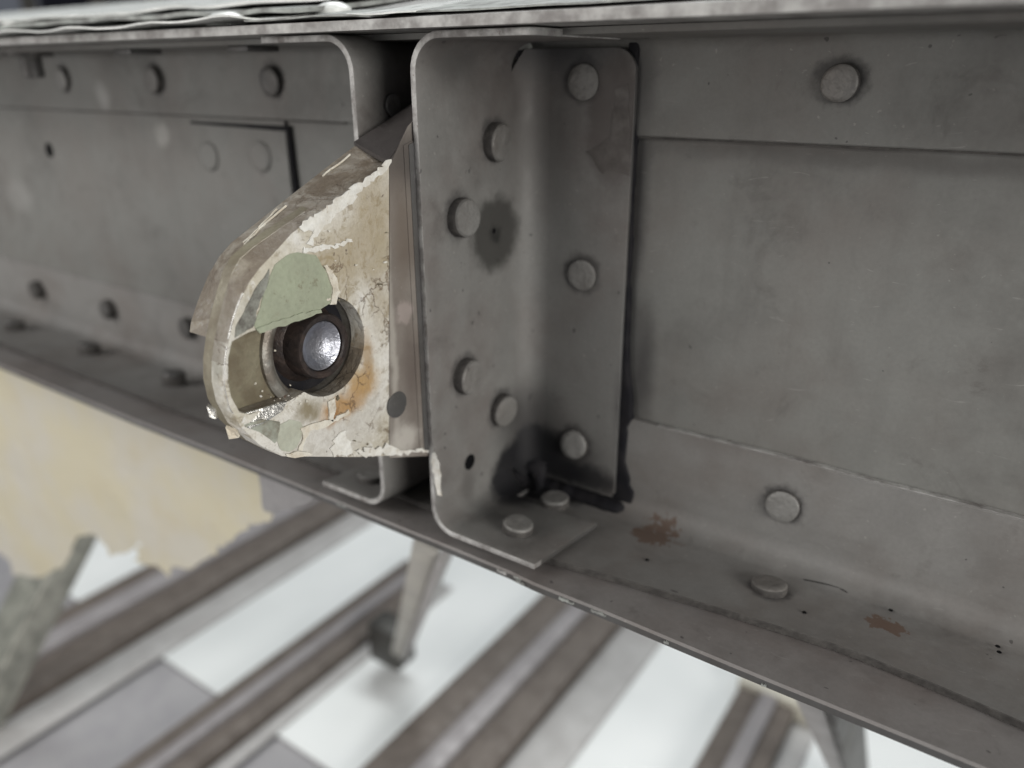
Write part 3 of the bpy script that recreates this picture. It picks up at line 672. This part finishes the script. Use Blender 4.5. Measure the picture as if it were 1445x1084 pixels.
# small scaly chips all over the face
rnd = random.Random(11)
for i in range(22):
    t = rnd.random(); px = rnd.uniform(455, 546); py = rnd.uniform(285, 640)
    if (px - 463) ** 2 + (py - 490) ** 2 < 66 ** 2 or py < 232 + (549 - px) * .68 + 12: continue
    s_ = rnd.uniform(1.5, 4); el = rnd.uniform(.3, 1); rr = [(px + s_ * rnd.uniform(.3, 1.6) * math.cos(a), py + el * s_ * rnd.uniform(.3, 1.6) * math.sin(a)) for a in [j * .57 for j in range(11)]]
    patch('paint_flake', rr, rnd.choice([M_cream_flake, M_whitechip, M_pocket]), rnd.uniform(.0001, .0004), 0, 99, i, lift=.0001)
# curled paint along the sloping top and the nose (lies on the two halves' outer rims)
def rim_chips(pxs, xp_, x0, x1, n, seed, mats, parent, sz=(.001, .003)):
    rnd = random.Random(seed); P3 = [onx(*p, xp_) for p in pxs]
    for i in range(n):
        j = rnd.randrange(len(P3) - 1); t = rnd.random(); p = P3[j].lerp(P3[j + 1], t); d = nrm(P3[j + 1] - P3[j]); nn = d.cross(Vector((1, 0, 0)))
        if nn.z * 1 + -nn.y * .5 < 0: nn = -nn
        x = rnd.uniform(x0, x1); L_ = rnd.uniform(*sz); W_ = rnd.uniform(.0004, .0012); bm = bmesh.new()
        c_ = Vector((x, p.y, p.z)) + nn * .00012
        u2 = nrm(d + Vector((rnd.uniform(-.9, .9), 0, 0))); v2 = nn.cross(u2)
        k_ = 13; rg = [c_ + u2 * L_ * math.cos(a) * rnd.uniform(.25, 1.1) + v2 * W_ * math.sin(a) * rnd.uniform(.25, 1.2) for a in [q * 6.283 / k_ for q in range(k_)]]
        solid(bm, [q + nn * .00012 for q in rg], [q - nn * .0003 for q in rg]); from_bm('paint_flake', bm, rnd.choice(mats), parent, 0)
for (i0, t0), (i1, t1) in (((.25, .80), (1.1, .80)), ((2.5, .86), (3.2, .70)), ((2.3, .74), (3.9, .55)), ((3.0, .62), (4.0, .40))):      # scribed lines in white
    up_ = Vector((.2, -.6, .75)) * .00008
    tube('scribed_line', [skin_pt(i0 + (i1 - i0) * q / 6, t0 + (t1 - t0) * q / 6) + up_ + Vector((random.gauss(0, .00012), 0, 0)) for q in range(7)], .00024, M_cream_flake, far, 6)
# scraped bright wedge at the lip below the pocket and torn metal at the bottom of the nose
def poly(name, tri, mat, parent=HG, th=.0008):
    bm = bmesh.new(); solid(bm, tri, [p + Vector((-th, 0, 0)) for p in tri]); bevel(bm, .00015, 1); return from_bm(name, bm, mat, parent, 0)
poly('scraped_lip', [onx(336, 586, xh - .0012), onx(372, 576, xh + .0001), onx(406, 566, xh + .0003), onx(400, 580, xh + .0008), onx(372, 598, xh + .0010), onx(352, 606, xh + .0004)], M_bare)
poly('scraped_lip', [onx(344, 600, xh + .0001), onx(372, 592, xh + .0009), onx(396, 596, xh + .0005), onx(392, 622, xh + .0003), onx(382, 634, xh - .0004), onx(362, 620, xh - .0006)], simple('scraped_green', (.42, .44, .37), (.24, .22, .17), .4, .4, 300))
for i in (0, 2):
    p0 = onx(292 + i * 13 + (6 if i > 2 else 0), 573 + i * 15, xf + .009); p1 = onx(305 + i * 16, 592 + i * 13, xf + .0105)
    d = p1 - p0; o_ = Vector((.0003, -.0012, -.0010)) * random.uniform(.4, 1.1); bm = bmesh.new()
    a_ = [p0, p0.lerp(p1, .5) + o_, p1, p0.lerp(p1, .5) + Vector((.0012, 0, .0006))]
    solid(bm, a_, [q + Vector((-.0003, .0006, .0002)) for q in a_]); from_bm('paint_flake', bm, [M_bare, M_cream_flake, M_cream_flake, M_pocket, M_cream_flake][i], front, 0)
# grit in the pocket
rnd = random.Random(21)
for i in range(26):
    px = rnd.gauss(395, 22); py = rnd.gauss(565, 7) if i % 2 else rnd.uniform(490, 590)
    c_ = onx(px, py, xi + (.0048 if i % 2 else .0003)); bm = bmesh.new(); s_ = rnd.uniform(.00012, .00032)
    bmesh.ops.create_icosphere(bm, subdivisions=1, radius=s_, matrix=Matrix.Translation(c_)); 
    for v in bm.verts: v.co += Vector((rnd.uniform(-1, 1), rnd.uniform(-1, 1), rnd.uniform(-1, 1))) * s_ * .4
    from_bm('grit', bm, rnd.choice([M_cream_flake, M_whitechip, M_rust]), HG, 0)

# ------------------------------------------------------------------ torn paper hanging below
tear = [(-60, 760), (-20, 770), (0, 776), (12, 790), (20, 806), (40, 815), (62, 814), (84, 800), (100, 778), (112, 758), (126, 752), (140, 756), (146, 768), (158, 784), (176, 776), (196, 763), (200, 770), (188, 792), (205, 800), (220, 797), (232, 808), (243, 814), (250, 800), (266, 805), (285, 796), (300, 784), (315, 770), (332, 756), (350, 748), (366, 738), (384, 728), (380, 690), (378, 660), (376, 620), (300, 560), (150, 500), (-60, 430)]
YP = .012
k = NT('stained_paper'); c = k.mix(k.ramp(k.noise(14, 4, .6), .4, .6), (.55, .515, .395), (.54, .52, .455)); c = k.mix(k.ramp(k.noise(30, 5, .65), .5, .75, 0, .35), c, (.50, .43, .26))
M_paper = k.end(c, .85, 0, .2); k.bump(k.noise(22, 3), .006, .7)
rgp = [ony(*p, YP) for p in jag(tear, 2.6, 6, 9)]
pap = plate('torn_paper', rgp, M_paper, None, *YU, (0, YP, 0), .0005, 0)
props(pap, 'torn yellowed masking paper hanging below the spar', 'paper')

# ------------------------------------------------------------------ background below: white sheets and beams on the floor
M_sheet = simple('white_board', (.80, .82, .82), (.78, .81, .81), .5, 0, 3, 0, fine=3)
M_beam = simple('brown_grey_beam', (.15, .128, .112), (.11, .092, .08), .6, .1, 40, .0003, fine=200)
M_crown = simple('lilac_grey_strip', (.31, .295, .30), (.25, .235, .24), .5, .1, 30, .0002, fine=200)
M_flank = simple('pale_grey_flank', (.43, .425, .42), (.36, .35, .345), .55, 0, 30, .0002, fine=200)
M_yel = simple('pale_yellow_primer', (.55, .53, .45), (.48, .46, .40), .6, 0, 30, .0002, fine=200)
yE = (onz(189, 927, ZF).y + onz(470, 1064, ZF).y) / 2
bm = bmesh.new(); box(bm, (.1, yE + 1.2, ZF + .002), (3.4, 2.4, .003))
props(from_bm('white_board', bm, M_sheet, None, 0), 'bright white board lying on the grey floor under the beams', 'board')
def beam(px, label, y0, y1, tip=None, zb=ZF + .004):
    """px: picture x at the lower frame edge of: flange, crown start, crown end, flange end, flank end"""
    zt = zb + .022; X_ = [onz(p, q, zt).x for p, q in px]
    root = empty('support_beam', (X_[0], y0, zb)); o = Vector((X_[0], y0, zb))
    props(root, label, 'beam', 'beams on the white board')
    def bar(name, xa, xb, za, zc, mat, ya=y0, yb=y1):
        bm = bmesh.new(); box(bm, Vector(((xa + xb) / 2, (ya + yb) / 2, (za + zc) / 2)) - o, (xb - xa, yb - ya, zc - za)); bevel(bm, .0012); return from_bm(name, bm, mat, root, 30)
    bar('flange', X_[0], X_[1], zb, zt - .006, M_beam); bar('crown', X_[1] + .0005, X_[2] - .0005, zb, zt, M_crown); bar('flange', X_[2], X_[3], zb, zt - .006, M_beam)
    bar('flank', X_[3] + .0005, X_[4], zb, zb + .003, M_flank)
    if tip: bar('yellow_end', X_[0] - .002, X_[4] + .002, zb, zt + .002, M_yel, tip, y1 + .01)
    return root
L = 1084
beam([(-2, 900), (50, 900), (96, 900), (165, 900), (233, 900)], 'leftmost brown grey beam below the torn paper', -.5, 1.4)
beam([(152, L), (195, L), (221, L), (263, L), (297, L)], 'narrow brown grey beam running up to the slanted strut', -.5, onz(560, 800, ZF).y)
beam([(500, L), (580, L), (622, L), (690, L), (785, L)], 'widest brown grey beam at the middle of the floor', -.5, 1.5)
beam([(975, L), (1018, L), (1050, L), (1082, L), (1126, L)], 'short brown beam with pale yellow end at the right', -.5, onz(1045, 930, ZF).y, onz(1030, 985, ZF).y)

def strut(name, a, b, wx, wy, mat, label, face=None, cat='strut'):
    d = nrm(b - a); u2 = nrm(Vector((1, 0, 0)) - d * d.x); v2 = d.cross(u2); root = empty(name, a); props(root, label, cat)
    L_ = (b - a).length; bm = bmesh.new(); box(bm, d * L_ / 2, (wx, wy * .25, L_), (u2, v2, d)); bevel(bm, .002); from_bm('web', bm, mat, root, 30)
    bm = bmesh.new(); box(bm, d * L_ / 2 + u2 * (wx / 2 + .0022) + v2 * wy * .3, (.004, wy, L_), (u2, v2, d)); bevel(bm, .001); from_bm('flange', bm, face or M_flank, root, 30)
    return root
M_green_grey = simple('rough_green_grey', (.27, .28, .245), (.13, .135, .12), .7, 0, 60, .001, fine=150)
M_darkbox = simple('dark_bracket', (.05, .048, .045), (.09, .088, .08), .5, .2, 30, .0002, fine=100)
ft = onz(560, 925, ZF + .03); tp_ = ony(602, 770, .02)
st = strut('slanted_strut', ft, tp_, .013, .02, simple('pale_beige_strut', (.50, .49, .44), (.44, .43, .40), .5, 0, 20, 0, fine=60), 'pale slanted strut rising from a dark foot to the spar')
bm = bmesh.new(); box(bm, Vector((-.006, 0, .018)), (.042, .03, .048)); bevel(bm, .003); from_bm('foot', bm, M_darkbox, st, 30)
a, b = onz(-50, 1010, ZF + .02), ony(112, 690, .12)
strut('slanted_strut', a, b, .05, .03, M_green_grey, 'rough green grey strut slanting at the left edge', simple('pale_rough_edge', (.40, .40, .355), (.22, .225, .20), .7, 0, 60, .001, fine=150))
a, b = onz(1200, 1130, ZF + .01), ony(1135, 950, .02)
strut('slanted_strut', a, b, .012, .03, M_flank, 'thin pale strut beside the short yellow ended beam', M_darkbox)
# far posts just above the skin, top left
M_post = simple('cream_post', (.50, .46, .36), (.40, .36, .28), .6, 0, 6, 0, fine=30)
for lab, px in zip(['leftmost cream post far behind the skin edge', 'cream post behind the skin, between leftmost and rightmost', 'rightmost cream post far behind the skin edge'], (40, 140, 217)):
    p = ony(px, 5, 4.0); bm = bmesh.new(); box(bm, (0, 0, 1.0), (.12, .10, 2.6)); bevel(bm, .01); 
    o = from_bm('rack_post', bm, M_post, None, 30); o.location = (p.x, 4.0, ZF + .3); props(o, lab, 'post', 'far rack posts')

# parts were made in world coordinates under empties placed at the origin
bpy.context.view_layer.update()
